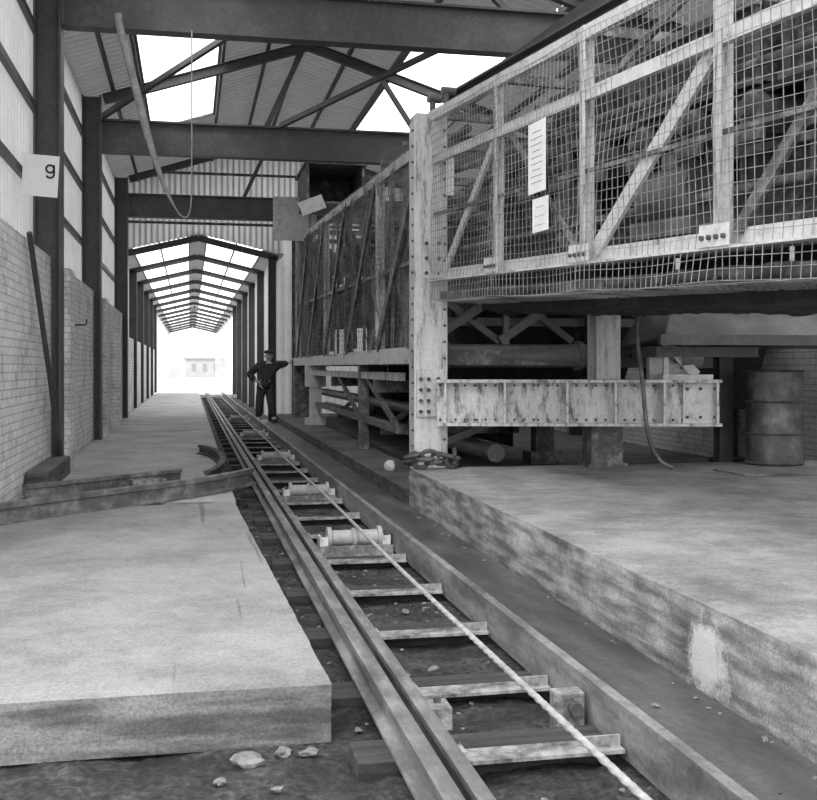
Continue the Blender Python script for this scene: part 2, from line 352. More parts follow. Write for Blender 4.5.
b=MB(); x=-1.8;k=0
while x<7.0:
    top=roofz(x)-.02
    bot=4.28+ .44*max(0,1-abs(x-.2)/1.9) if x<2.2 else 4.95
    b.box(x,x+.12,YG-(.03 if k else 0),YG+.02-(.03 if k else 0),bot,top); k^=1; x+=.12
b.obj('wall_back','gable',kind='structure',label='pale corrugated gable cladding')
b=MB(); b.sheet((2.25,28.25,0),(4.8,0,0),(0,0,5.6),.2,.035,(0,-1,0)); b.obj('wall_back','sheet',kind='structure')
b=MB()
for z in (4.95,5.6,6.2): b.box(-1.75,6.9,YG-.09,YG-.035,z,z+.06)
b.split('trim_1','mdpaint',kind='structure')

# ------------------------------------------------------------------ near roof
def roof_piece(b,x0,x1,y0,y1):
    z0,z1=roofz(x0),roofz(x1)
    b.sheet((x0,y0,z0),(0,y1-y0,0),(x1-x0,0,z1-z0),.22,.05)
def roof_with_holes(b,x0,x1,hx0,hx1,holes,ya,yb):
    roof_piece(b,x0,hx0,ya,yb); roof_piece(b,hx1,x1,ya,yb)
    y=ya
    for (h0,h1) in holes:
        roof_piece(b,hx0,hx1,y,h0); y=h1
    roof_piece(b,hx0,hx1,y,yb)
SK=[(-.78,.48,7.5,12.0),(-.78,.48,14.8,22.2),(3.55,4.75,7.5,12.5),(3.55,4.85,15.0,24.8)]  # nearer opening on each slope is out of view, added for extra light
b=MB()
roof_with_holes(b,-1.95,2,SK[0][0],SK[0][1],[(7.5,12.0),(14.8,22.2)],6.5,28.2)
roof_with_holes(b,2,7.15,3.55,4.85,[(7.5,12.5),(15.0,24.8)],6.5,28.2)
b.obj('ceiling','roof',kind='structure',label='corrugated roof sheets with skylight openings')
for i,(x0,x1,y0,y1) in enumerate(SK):
    b=MB()
    for y in (y0,y1): b.bar((x0,y,roofz(x0)+.02),(x1,y,roofz(x1)+.02),.04,.04)
    for x in (x0,x1): b.bar((x,y0,roofz(x)+.02),(x,y1,roofz(x)+.02),.04,.05)
    b.obj('window_%d'%(i+1),'mdpaint',kind='structure')
for x in (-1.25,-.82,.54,1.3,1.9,2.7,3.45,4.92,5.6,6.4):
    b=MB(); z=roofz(x)-.06; b.prism((x,6.5,z),(x,26.85,z),poly_C(.05,.09,.015))
    b.obj('roof_purlin','dkpaint',label='dark steel purlin under the roof sheets',category='roof purlin',group='roof purlins')
frames=[7.2,12.66,18.1,25.7]
for fy in frames:
    up_=.36 if fy<13 else 0
    e=empty('roof_truss',(2.6,fy,4.93),'dark riveted steel roof truss with deep tie beam','roof truss','roof trusses')
    b=MB(); b.prism((-1.42,fy,5.205+up_),(6.7,fy,5.205+up_),poly_I(.22,.55,.03,.03))
    for i in range(40): b.bolt((-1.3+i*.2,fy-.11,5.45+up_),(0,-1,0),.014,.012)
    b.obj('tie_beam','dkpaint',e)
    b=MB(); b.prism((-1.4,fy,roofz(-1.4)-.2),(2,fy,roofz(2)-.2),poly_I(.12,.16,.015,.015)); b.prism((6.7,fy,roofz(6.7)-.2),(2,fy,roofz(2)-.2),poly_I(.12,.16,.015,.015)); b.split('rafter','dkpaint',e)
    b=MB(); b.bar((1.26,fy,5.45+up_),(1.9,fy,6.85),.09,.09); b.bar((3.9,fy,5.45+up_),(3.2,fy,6.5),.08,.08); b.split('strut','dkpaint',e)
for (p,q) in [((-1.4,17.95,5.5),(.88,16.1,6.6)),((.88,16.1,6.6),(1.95,12.75,6.95)),((1.5,17.95,5.48),(4.0,15.6,6.38)),((3.98,15.6,6.38),(6.6,12.75,5.55))]:
    b=MB(); b.bar(p,q,.08,.08); b.obj('roof_brace','dkpaint',label='dark steel diagonal brace below the roof',category='roof brace',group='roof braces')
for fy in frames:
    b=MB(); b.prism((-1.58,fy,.2 if fy>9 else 0),(-1.58,fy,5.85),poly_I(.3,.3,.025,.02),up=(1,0,0))
    b.obj('steel_column','dkpaint',label='dark steel I-section column against brick wall',category='column',group='hall columns')
    b=MB(); b.prism((6.85,fy,.17 if fy>10.5 else .38),(6.85,fy,5.4),poly_I(.2,.24,.02,.015),up=(1,0,0))
    b.obj('steel_column','dkpaint',label='dark steel I-section column against pale wall',category='column',group='hall columns')
b=MB()
for z in (3.4,4.3,5.2): b.box(-1.76,-1.70,6.5,28,z,z+.08)
b.split('trim_2','dkpaint',kind='structure')

# ------------------------------------------------------------------ far hall
FX0,FX1,FC=-1.62,2.1,.2
def fz(x): return 4.26+.44*(1-abs(x-FC)/1.9)
fy=27.1
while fy<90:
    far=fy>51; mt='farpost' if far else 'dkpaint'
    e=empty('portal_frame',(FC,fy,0.1),'dark steel portal frame with shallow pitched rafters' if not far else 'portal frame over the open yard, glare painted into pale posts','portal frame','portal frames')
    w_=.08 if far else .2
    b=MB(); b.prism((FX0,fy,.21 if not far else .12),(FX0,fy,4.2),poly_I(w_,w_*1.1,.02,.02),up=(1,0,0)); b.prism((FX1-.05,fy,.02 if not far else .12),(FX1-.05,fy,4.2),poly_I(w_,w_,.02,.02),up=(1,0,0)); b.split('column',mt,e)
    b=MB(); b.prism((FX0-.1,fy,4.17),(FC,fy,4.64),poly_I(.12,.15,.02,.02)); b.prism((FX1+.1,fy,4.17),(FC,fy,4.64),poly_I(.12,.15,.02,.02)); b.split('rafter','dkpaint',e)
    fy+=4.6
b=MB()
for (x0,x1) in ((-1.8,-1.42),(-.02,.2),(.2,.42),(1.82,2.35)):
    b.sheet((x0,27.0,fz(x0)+.05),(0,61.5,0),(x1-x0,0,fz(x1)-fz(x0)),.22,.04)
b.split('ceiling','roof',kind='structure')
b=MB()
for x in (-1.42,-.75,-.02,.42,1.15,1.82): b.bar((x,27.0,fz(x)+.02),(x,88.5,fz(x)+.02),.035,.05)
b.obj('window_5','mdpaint',kind='structure')
e=empty('pendant_lamp',(.2,49.9,4.0),'small round pendant lamp hanging below the ridge','lamp')
b=MB(); b.cyl((.2,49.9,4.55),(.2,49.9,4.2),.012,6); b.obj('cord','dkpaint',e)
b=MB(); b.cyl((.2,49.9,4.0),(.2,49.9,4.12),.26,20,.14); b.glue=True; b.cyl((.2,49.9,4.12),(.2,49.9,4.22),.14,20,.05); b.obj('lamp_shade','mdpaint',e)

e=empty('yard_shed',(1.0,130,.12),'pale flat-roofed yard building beyond the hall','building')
b=MB(); b.box(-.6,4.2,129,133,.12,2.3); b.obj('wall','far',e)
b=MB(); b.box(-.8,4.4,128.8,133.2,2.3,2.5); b.obj('roof','far2',e)
b=MB()
for i in range(3): b.box(.2+i*1.3,.7+i*1.3,128.95,129,.9,1.8)
b.split('window','far2',e)
b=MB(); b.box(-4.5,-1.0,119.9,120.1,.12,1.5); b.obj('yard_wall','far',label='low pale yard wall beyond the hall',category='wall')

# ------------------------------------------------------------------ track
rail_poly=[(-.055,0),(.055,0),(.055,.012),(.01,.022),(.01,.082),(.032,.09),(.034,.12),(-.034,.12),(-.032,.09),(-.01,.082),(-.01,.022),(-.055,.012)]
def rail(name,pts,z,label,cat='rail',group=None,sc=1.0,mat='railmid',sz=None,top='rail'):
    b=MB(); sz=sz or sc
    for a,c in zip(pts[:-1],pts[1:]):
        b.prism((a[0],a[1],z),(c[0],c[1],z),[(x*sc,y*sz) for x,y in rail_poly]); b.glue=True
    o=b.obj(name,mat,label=label,category=cat,group=group); top_mat(o,top,.9)
    return o
rail('running_rail',[(.735,1.2),(.735,52)],.052,'long worn steel running rail with pale polished head',sc=.9,sz=1)
rail('check_rail',[(.83,1.2),(.83,52)],.052,'steel check rail beside the running rail',sc=.75,sz=.95)
b=MB(); b.prism((1.517,1.2,.115),(1.517,52,.115),poly_C(.045,.18,.014)); o=b.obj('side_channel','chan',label='long dusty steel channel along the track edge',category='steel channel'); top_mat(o,'rail',.9)
ys=[3.57,4.36,5.33,6.33,7.36]+[8.4+i*1.05 for i in range(39)]
proto=[]
for y in ys:
    if not proto:
        e=empty('sleeper',(.98,y,0),'dark timber sleeper with pale steel tie bar','sleeper','track sleepers')
        b=MB(); b.box(.56,1.485,y-.02,y+.2,-.03,.05); s1=b.obj('timber','wood',e)
        b=MB(); b.box(.885,1.484,y-.12,y+.0,.055,.068); b.glue=True; b.prism((1.35,y-.07,.055),(1.484,y-.07,.055),[(-.006,0),(.006,0),(.006,.05),(-.006,.05)]); s2=b.obj('tie_bar','tie',e)
        b=MB()
        b.box(.885,.93,y-.06,y+.09,.068,.08); b.bolt((.91,y+.03,.08),(0,0,1),.014,.02)
        s3,=b.split('rail_clip','tie',e)
        proto=[e,s1,s2,s3]
    else:
        e=proto[0].copy(); e.location=(.98,y+random.uniform(-.06,.06),random.uniform(-.016,0)); e.rotation_euler=(0,0,math.radians(random.uniform(-2.2,2.2))); COL.objects.link(e)
        for c in proto[1:]:
            n=c.copy(); n.parent=e; COL.objects.link(n)
b=MB(); seg=12; y=1.2; tw=0; rings=[]
while y<50:
    o=len(b.v)
    for i in range(seg):
        t=2*math.pi*i/seg; r=.0115+.0022*math.cos(4*(t-tw)); z=.225+ (.008*math.sin(y*.8))
        b.v.append(V((1.205+r*math.cos(t),y,z+r*math.sin(t))))
    rings.append(o); st=.009 if y<10 else .3; y+=st; tw+= st*2*math.pi/.30 if y<10 else 0
for a,c in zip(rings[:-1],rings[1:]):
    for i in range(seg):
        j=(i+1)%seg; b.face((a+i,a+j,c+j,c+i),True)
b.obj('haulage_rope','rope',label='twisted steel haulage rope running along the track',category='rope')
for y in (7.85,10.95,15.25,20.5,26.8):
    e=empty('rope_roller',(1.22,y,.02),'greasy steel rope roller in bearing blocks','rope roller','rope rollers')
    b=MB(); b.cyl((1.02,y,.12),(1.40,y,.12),.06,20); b.glue=True; b.cyl((1.0,y,.12),(1.03,y,.12),.085,20); b.cyl((1.38,y,.12),(1.41,y,.12),.085,20); b.cyl((1.19,y,.12),(1.22,y,.12),.075,20); b.obj('roller','swrail',e)
    b=MB()
    for x in (.97,1.44): b.box(x-.03,x+.03,y-.08,y+.08,.03,.14); b.bolt((x,y-.05,.14),(0,0,1)); b.bolt((x,y+.05,.14),(0,0,1))
    b.split('bearing','flake',e)
    b=MB(); b.box(.94,1.48,y-.13,y-.10,.0,.08); b.box(.94,1.48,y+.10,y+.13,.0,.08); b.split('frame_bar','tie',e)
x,y=1.41,3.83
e=empty('bracket_block',(x,y,0),'pale steel bracket block with large bolt','bracket')
b=MB(); b.box(x-.05,x+.065,y-.02,y+.06,.0,.16); b.obj('body','tie',e,bevel=.006)
b=MB(); b.cyl((x+.02,y-.02,.105),(x+.02,y-.055,.105),.028,6); b.obj('bolt','railside',e)
e=empty('splice_plate',(.96,4.1,0),'small pale fishplate block beside the check rail','splice plate')
b=MB(); b.box(.90,.99,3.95,4.07,.0,.09); b.obj('plate','tie',e,bevel=.004)
b=MB(); b.cyl((.945,4.02,.09),(.945,4.02,.11),.015,6); b.obj('bolt','railside',e)

rail('switch_rail',[(-1.45,8.35),(-1.1,8.75),(-.3,9.55),(.25,10.2),(.5,10.6),(.60,10.85)],.212,'curved dusty steel turnout rail crossing the concrete',sc=1.25,sz=1.35,mat='railmid',top='rail')
rail('switch_rail',[(-1.42,8.72),(-1.12,9.03),(-.32,9.83),(.2,10.42),(.46,10.85)],.212,'thin guard rail beside the turnout rail',sc=.8,sz=1.0,mat='railmid',top='rail')
rail('switch_rail',[(-1.45,9.95),(-.9,10.5),(-.1,11.2)],.212,'short steel turnout rail lying on the walkway',sc=1.0,sz=1.1,mat='railmid',top='rail')
cur=[]
for i in range(15):
    t=-1.15+2.4*i/14
    cur.append((.02+.36*math.cos(t),12.9+2.0*math.sin(t)))
rail('curved_rail',cur,.212,'short tightly curved rail beside the track',sc=1,mat='railside',top='rail')
e=empty('steel_baulk',(-.5,9.95,.2),'rusty steel plate with block between turnout rails','steel plate')
b=MB(); b.bar((-1.0,9.85,.235),(-.1,10.75,.235),.20,.03); b.obj('bar','mdpaint',e)
b=MB(); b.bar((-.55,10.32,.29),(-.25,10.45,.29),.12,.08); b.obj('block','tie',e)

sts=[(.20,3.75,.045),(.33,3.82,.03),(.42,3.80,.026),(.10,3.6,.02),(1.15,3.15,.03),(1.1,4.75,.02),(1.2,5.9,.02),(.50,4.8,.018),(.50,5.7,.02),(1.85,4.0,.015),(.28,3.5,.018),(.5,3.3,.02)]
for i in range(130): sts.append((random.choice([random.uniform(.95,1.45),random.uniform(.53,.68),random.uniform(.95,1.45),random.uniform(2.03,2.1)]),random.uniform(3.0,9.5),random.uniform(.004,.013)))
for i,(x,y,r) in enumerate(sts):
    if any(-.2<y-q<.26 for q in ys) and x>.5 and x<1.6: y+=.42
    bm=bmesh.new(); bmesh.ops.create_icosphere(bm,subdivisions=2,radius=r)
    for v in bm.verts:
        d=v.co/r; v.co*=1+.55*noise.noise(d*1.1+V((i*3,0,0)))+.25*noise.noise(d*2.7+V((0,i,0))); v.co.z*=.6; v.co.x*=1.25
    me=bpy.data.meshes.new('stone'); bm.to_mesh(me); bm.free(); me.materials.append(M['stone'])
    o=bpy.data.objects.new('stone',me); COL.objects.link(o); o.location=(x,y,r*.45+(.02 if 1.55<x<2.13 else 0)); o.rotation_euler=(0,0,i*1.3)
    o['label']='small rough broken grey stone on the dirt'; o['category']='stone'; o['group']='loose stones'

# ------------------------------------------------------------------ the machine
MC=empty('screening_machine',(3.4,14,.17),'large caged screening machine with flaking white steelwork and wire guards','industrial machine')
def pt(s,off,z): return V((2.38+.124*s+.992*off, 10.53-.992*s+.124*off, z-.0385*s))
def part(b,name,mat,**kw): return b.obj(name,mat,MC,**kw)
def parts(b,name,mat,**kw): return b.split(name,mat,MC,**kw)
b=MB()
b.prism((2.40,10.58,.17),(2.40,10.58,3.97),poly_C(.33,.26,.022),up=(0,-1,0))
part(b,'post','flakev',label='tall flaking white riveted post')
b=MB(); b.box(2.30,2.53,10.43,10.45,2.3,2.75)
for z in (2.35,2.5,2.65):
    for x in (2.34,2.47): b.bolt((x,10.43,z),(0,-1,0),.02,.02)
b.box(2.24,2.55,10.42,10.45,.9,1.38)
for z in (.95,1.06,1.17,1.28):
    for x in (2.28,2.36,2.46): b.bolt((x,10.42,z),(0,-1,0),.02,.025)
b.box(2.50,2.56,10.44,10.45,.42,3.9)
for i in range(21): b.bolt((2.53,10.44,.5+i*.165),(0,-1,0),.014,.016)
b.box(2.22,2.235,10.45,10.70,.5,3.9)
for i in range(21): b.bolt((2.22,10.5,.6+i*.16),(-1,0,0),.014,.016)
parts(b,'rivet_plate','flakev')
g1=V((2.42,10.30,1.045)); g2=V((5.14,9.64,1.045))
gd=(g2-g1).normalized(); gn=gd.cross(V((0,0,1))).normalized()
if gn.y>0: gn=-gn
b=MB(); b.prism(g1,g2,poly_I(.24,.46,.03,.02))
for t in (.03,.24,.46,.63,.8):
    for k in range(7):
        if abs(.034*k-.09)<.01: continue
        for z in (-.17,.17): b.bolt(g1+(g2-g1)*max(0.012,t-.1+.034*k)+gn*.012+V((0,0,z)),gn,.013,.016)
part(b,'girder','flake2',label='riveted cross girder with flaking white paint')
b=MB()
for t in (.03,.24,.46,.63,.8,.985):
    c=g1+(g2-g1)*t+gn*.06; b.bar(c-V((0,0,.2)),c+V((0,0,.2)),.02,.1,up=gn)
parts(b,'stiffener','flake')
b=MB(); c=g1+(g2-g1)*.93; b.bar(c-gd*.17+gn*.03,c+gd*.18+gn*.03,.02,.40)
for k in (-.13,.0,.14):
    for z in (-.14,.14): b.bolt(c+gd*k+gn*.04+V((0,0,z)),gn,.016,.018)
part(b,'end_plate','flake')
b=MB(); b.prism((4.20,10.32,.75),(4.20,10.32,2.15),poly_I(.26,.26,.025,.02),up=(0,-1,0)); part(b,'column','flakev')
b=MB(); b.box(3.99,4.33,10.13,10.39,.385,.80); b.glue=True; b.box(3.95,4.37,10.1,10.39,.385,.42); part(b,'column_foot','mdpaint')
b=MB(); b.cyl((2.55,10.95,1.52),(4.45,10.85,1.52),.125,28); b.glue=True; b.cyl((2.62,10.95,1.52),(2.68,10.95,1.52),.16,28); b.cyl((4.1,10.87,1.52),(4.16,10.87,1.52),.16,28); part(b,'pipe','smooth',label='thick grey horizontal pipe')
b=MB()
for (p,q,w) in [((2.5,10.95,1.68),(3.3,10.95,2.2),.08),((3.3,11.1,1.68),(2.6,11.15,2.2),.07),((3.25,10.9,1.68),(4.1,10.9,2.25),.09),((4.1,11,1.68),(3.4,11,2.2),.07),((2.5,11.4,2.2),(5.6,11.4,2.2),.18),((3.32,10.9,1.6),(3.32,10.9,2.2),.06),((4.3,10.6,2.15),(5.3,10.2,1.6),.09),((2.5,11.8,.4),(4.6,11.8,1.2),.08),((2.6,11.3,1.9),(5.5,11.3,1.9),.09),((4.35,10.7,2.1),(5.6,10.7,2.1),.14),((4.4,10.75,1.45),(5.6,10.7,1.45),.12),((4.5,10.8,1.45),(5.4,10.8,2.1),.08)]:
    b.bar(p,q,w,w)
parts(b,'underside_brace','smooth')
def shade_mass(x0,x1,y0,y1,zt,zb,sh):  # added black body that stands in for the darkness under the machine
    b=MB(); b.p.append((0,0)); A=[(x0,y0,zt),(x1,y0,zt),(x1,y1,zt),(x0,y1,zt),(x0+sh,y0+sh,zb),(x1-sh,y0+sh,zb),(x1-sh,y1-sh,zb),(x0+sh,y1-sh,zb)]
    b.v+=[V(p) for p in A]
    for f in ((0,1,2,3),(0,4,5,1),(1,5,6,2),(2,6,7,3),(3,7,4,0),(4,7,6,5)): b.face(f)
    part(b,'shade_mass','black')
shade_mass(2.9,5.4,11.8,13.6,2.25,.75,.35); shade_mass(5.5,6.8,11.2,13.0,2.25,.9,.3); shade_mass(2.9,4.4,16,18.5,1.45,.55,.3)
b=MB()
b.prism((4.60,10.12,1.42),(5.05,10.0,1.42),[(-.1,-.15),(.1,-.15),(.1,.0),(.05,.19),(-.1,.19)]); part(b,'bracket','flake')
b=MB(); b.cyl((4.86,9.92,1.52),(5.06,9.86,1.52),.14,24); b.glue=True; b.cyl((4.80,9.94,1.52),(4.86,9.92,1.52),.08,20); part(b,'bearing_housing','smooth')
b=MB(); b.bar((4.62,9.86,1.30),(5.10,9.75,1.30),.22,.05); b.bar((4.98,9.80,1.32),(4.72,9.92,1.62),.05,.09); b.bar((4.66,9.84,1.30),(4.66,9.84,1.64),.05,.05); parts(b,'bracket','flake')
b=MB(); b.p.append((0,0))
A=[(4.75,9.85,2.04),(6.9,9.85,1.98),(6.9,9.35,1.70),(4.42,9.35,1.70),(4.75,10.5,2.04),(6.9,10.5,1.98),(6.9,10.5,1.6),(4.42,10.5,1.6)]
b.v+=[V(p) for p in A]
for f in ((0,3,2,1),(0,1,5,4),(0,4,7,3),(3,7,6,2),(4,5,6,7),(1,2,6,5)): b.face(f)
part(b,'chute','smooth',label='dark sloped discharge chute')
b=MB(); b.bar((4.35,9.31,1.66),(6.9,9.31,1.66),.05,.10); b.bar((4.5,10.0,1.55),(5.6,10.0,1.55),.6,.1); b.bar((4.7,9.83,2.06),(6.9,9.83,2.0),.05,.05); parts(b,'chute_beam','dkpaint')
b=MB(); b.prism((5.70,10.6,.17),(5.70,10.6,1.75),poly_I(.16,.14,.012,.012),up=(0,-1,0)); part(b,'leg','dkpaint')
S1=6.3
b=MB(); b.prism(pt(.1,.03,2.33),pt(S1,.03,2.33),poly_L(.12,.12,.016)); part(b,'bottom_chord','flake')
b=MB(); b.prism(pt(.1,.03,3.50),pt(S1,.03,3.50),poly_R(.05,.09)); part(b,'mid_rail','flake')
b=MB(); b.prism(pt(.0,.03,3.95),pt(S1,.03,3.95),poly_R(.06,.10)); part(b,'top_rail','flake')
b=MB(); b.prism(pt(.1,.03,2.95),pt(S1,.03,2.95),poly_R(.02,.03)); part(b,'guard_rail','mdpaint')
b=MB(); b.prism(pt(.1,.12,2.13),pt(S1,.12,2.13),poly_R(.05,.08)); part(b,'lower_rail','mdpaint')
for s,w in ((1.7,.09),(3.3,.11),(4.95,.12),(6.25,.12)):
    b=MB(); b.prism(pt(s,.05,2.3),pt(s,.05,4.0),poly_L(w,.08,.014),up=(0,-1,0)); part(b,'upright','flakev')
    b=MB(); b.bar(pt(s-.14,-.035,2.35),pt(s+.14,-.035,2.35),.012,.13)
    for ds in (-.1,-.03,.04,.11): b.bolt(pt(s+ds,-.04,2.34),(-1,0,0),.016,.02)
    part(b,'gusset','flake')
for (sa,za,sb,zb,w,mt) in ((.35,2.38,1.6,3.48,.08,'flake'),(1.9,3.48,3.1,2.4,.04,'mdpaint'),(3.4,2.38,4.85,3.48,.12,'flake'),(5.05,2.38,6.2,3.5,.08,'mdpaint'),(3.4,3.5,4.8,3.95,.05,'mdpaint')):
    b=MB(); b.bar(pt(sa,.06,za),pt(sb,.06,zb),.03,w); part(b,'diagonal_brace',mt)
def mesh_face(fn,s0,s1,zf0,zf1,cell,r,wob,amp):
    b=MB(); n=int((s1-s0)/cell)
    def w(s,z): return amp*noise.noise(V((s*1.3,z*1.3,wob)))
    def strip(pts,axis):
        o=len(b.v)
        for (p,nr) in pts:
            for (a,c) in ((-r,-r),(r,-r),(r,r),(-r,r)):
                b.v.append(p+nr*a+axis*c)
        for k in range(len(pts)-1):
            for i in range(4):
                j=(i+1)%4; b.face((o+4*k+i,o+4*k+j,o+4*k+4+j,o+4*k+4+i))
    for i in range(n+1):
        s=s0+(s1-s0)*i/n; za,zb=zf0(s),zf1(s); m=6
        pts=[]
        for k in range(m+1):
            z=za+(zb-za)*k/m; p,nr,tg=fn(s,z,w(s,z)); pts.append((p,nr))
        strip(pts,tg)
    H=zf1(s0)-zf0(s0)
    m=int(H/cell); k2=max(8,int((s1-s0)/.2))
    for j in range(m+1):
        pts=[]
        for k in range(k2+1):
            s=s0+(s1-s0)*k/k2; z=zf0(s)+(zf1(s)-zf0(s))*j/m
            p,nr,tg=fn(s,z,w(s,z)); pts.append((p,nr))
        strip(pts,V((0,0,1)))
    return b
nrm=V((-.992,-.124,0)); tgn=V((.124,-.992,0))
def f1(s,z,w): return (pt(s,-.02-w,z), nrm, tgn)
def sag(s): return 2.09-.018*abs(math.sin(s*1.9))
bounds=[.15,1.7,3.3,4.95,6.3]
for i in range(4):
    b=mesh_face(f1,bounds[i],bounds[i+1],sag,lambda s:3.93,.068,.0018,i*5,.07); part(b,'mesh_panel','wire')
b=MB()
for i in range(88):
    s=.2+i*.07; b.bar(pt(s,0,sag(s)),pt(s,.55,2.05),.004,.004)
for j in range(8):
    b.bar(pt(.2,.07*j,2.07-.003*j),pt(6.3,.07*j,2.07-.003*j),.004,.004)
part(b,'mesh_floor','wire')
def lumpy(name,mat,s0,s1,o0,o1,z0,z1,amp=.06,step=.12):
    bm=bmesh.new(); bmesh.ops.create_cube(bm,size=1)
    for v in bm.verts: v.co=V((s0+(v.co.x+.5)*(s1-s0),o0+(v.co.y+.5)*(o1-o0),z0+(v.co.z+.5)*(z1-z0)))
    for ax,(a,c) in enumerate(((s0,s1),(o0,o1),(z0,z1))):
        n=max(1,int((c-a)/step))
        for i in range(1,n):
            co=V((0,0,0)); co[ax]=a+(c-a)*i/n; nn=V((0,0,0)); nn[ax]=1
            bmesh.ops.bisect_plane(bm,geom=bm.verts[:]+bm.edges[:]+bm.faces[:],plane_co=co,plane_no=nn)
    bb=MB()
    bm.verts.index_update()
    for v in bm.verts:
        p=v.co; d=noise.noise_vector(p*3)*amp+noise.noise_vector(p*9)*amp*.5
        bb.v.append(pt(p.x+d.x*.5,p.y+d.y,p.z+d.z))
    for f in bm.faces: bb.face([v.index for v in f.verts],True)
    bm.free(); return part(bb,name,mat)
lumpy('belly_pan','black',.3,6.2,.5,1.9,1.97,2.14,.06,.07)
lumpy('spilled_residue','grime',3.6,6.2,.03,.5,2.09,2.16,.05,.06)
lumpy('spilled_residue','grime',1.0,2.6,.05,.5,2.09,2.14,.04,.06)
# straight-sided screen boxes with stiffening ribs
for (sa,sb,o0,z0,z1) in ((.4,1.55,.55,2.45,2.98),(1.85,3.2,.5,3.32,3.78),(3.45,4.8,.42,3.32,3.8),(4.9,6.2,.5,3.32,3.78),(4.35,5.1,.6,2.4,2.95)):
    b=MB(); zc=(z0+z1)/2; b.bar(pt(sa,(o0+1.5)/2,zc),pt(sb,(o0+1.5)/2,zc),1.5-o0,z1-z0); part(b,'screen_box','grime')
    b=MB()
    k=int((sb-sa)/.28)
    for i in range(k+1):
        s=sa+.04+(sb-sa-.08)*i/k; b.bar(pt(s,o0-.02,z0),pt(s,o0-.02,z1),.03,.04)
    b.bar(pt(sa,o0-.03,z1),pt(sb,o0-.03,z1),.05,.05); b.bar(pt(sa,o0-.03,z0),pt(sb,o0-.03,z0),.05,.05)
    parts(b,'box_rib','mdpaint')
b=MB()
b.quad(pt(.3,.45,2.5),pt(6.2,.45,2.5),pt(6.2,.9,3.0),pt(.3,.9,3.0)); b.quad(pt(.3,.45,2.3),pt(6.2,.45,2.3),pt(6.2,.45,2.5),pt(.3,.45,2.5))
part(b,'trough','grime')
b=MB()
for s in [.5+i*.62 for i in range(10)]:
    b.cyl(pt(s,.30,3.12),pt(s,1.6,3.12),.12,20); b.glue=True; b.cyl(pt(s,.22,3.12),pt(s,.30,3.12),.05,14); b.bar(pt(s-.14,.28,2.98),pt(s+.14,.28,2.98),.04,.10); b.glue=False
parts(b,'roller','mdpaint')
b=MB(); b.quad(pt(.3,.35,3.25),pt(6.2,.35,3.25),pt(6.2,1.6,3.25),pt(.3,1.6,3.25)); b.quad(pt(.3,.34,3.21),pt(6.2,.34,3.21),pt(6.2,.34,3.26),pt(.3,.34,3.26)); part(b,'conveyor_belt','black')
b=MB(); b.glue=True; b.cyl(pt(3.5,.5,2.75),pt(4.15,.5,2.75),.2,24); b.bar(pt(3.45,.5,2.5),pt(4.2,.5,2.5),.4,.12); b.cyl(pt(3.4,.5,2.75),pt(3.5,.5,2.75),.13,20); b.bar(pt(3.75,.45,2.96),pt(3.95,.45,2.96),.15,.10); part(b,'motor','smooth')
b=MB(); b.cyl(pt(2.3,.40,2.75),pt(2.3,.55,2.75),.28,28); b.glue=True; b.cyl(pt(2.3,.32,2.75),pt(2.3,.62,2.75),.07,16); b.glue=False; b.cyl(pt(5.6,.40,2.7),pt(5.6,.55,2.7),.25,28); b.glue=True; b.cyl(pt(5.6,.32,2.7),pt(5.6,.62,2.7),.06,16); parts(b,'flywheel','smooth')
b=MB(); b.cyl(pt(0,.3,3.42),pt(6.3,.3,3.38),.028,10); b.cyl(pt(0,.4,2.62),pt(6.3,.4,2.7),.035,10); b.cyl(pt(2.5,.3,2.4),pt(2.5,.3,3.4),.025,10); b.cyl(pt(4.5,.3,2.4),pt(4.5,.3,3.4),.025,10); parts(b,'conduit','mdpaint')
b=MB(); random.seed(3)
for i in range(14):
    s=random.uniform(.3,6.1); off=random.uniform(.5,1.4); z=random.uniform(2.3,3.4)
    if random.random()<.5: b.bar(pt(s,off,z),pt(s+random.uniform(-.3,.3),off,z+random.uniform(.3,.6)),.05,random.uniform(.04,.1))
    else: b.bar(pt(s,off,z),pt(s+random.uniform(.3,.9),off,z),random.uniform(.05,.2),random.uniform(.05,.16))
parts(b,'linkage','mdpaint')
b=MB()
for (sa,sb,z0,z1) in ((.1,1.65,2.1,3.6),(1.75,3.25,2.1,3.3),(3.35,4.9,2.1,3.55),(5.0,6.2,2.1,3.3)): b.bar(pt(sa,1.85,(z0+z1)/2),pt(sb,1.85,(z0+z1)/2),.02,z1-z0)
parts(b,'guard_plate','black')
b=MB()
for s in (0,1.7,3.3,4.95,6.25): b.bar(pt(s,1.95,2.1),pt(s,1.95,4.0),.1,.1)
for z in (2.15,2.8,3.5,3.95): b.bar(pt(0,1.95,z),pt(6.3,1.95,z),.06,.08)
for s in (0,1.7,3.3,4.95,6.25): b.bar(pt(s,0.05,3.98),pt(s,1.95,3.98),.06,.08); b.bar(pt(s,0.1,2.12),pt(s,1.95,2.12),.08,.12)
parts(b,'frame_member','mdpaint')
b=mesh_face(lambda s,z,w:(pt(s,2.0+w,z),nrm,tgn),.1,6.3,lambda s:2.1,lambda s:3.93,.07,.002,44,.04); part(b,'mesh_panel','wire')
b=MB(); b.prism(pt(-.2,.25,4.12),pt(6.3,.25,4.12),poly_C(.1,.18,.02)); b.prism(pt(-.5,.7,4.35),pt(5.8,.9,4.9),poly_R(.1,.16)); parts(b,'top_channel','dkpaint')
b=MB()
for s in (.0,.4): b.cyl(pt(s,.05,4.0),pt(s,.05,4.12),.03,10); b.glue=True; b.cyl(pt(s,.0,4.14),pt(s,.14,4.14),.04,14); b.glue=False
parts(b,'idler','mdpaint')

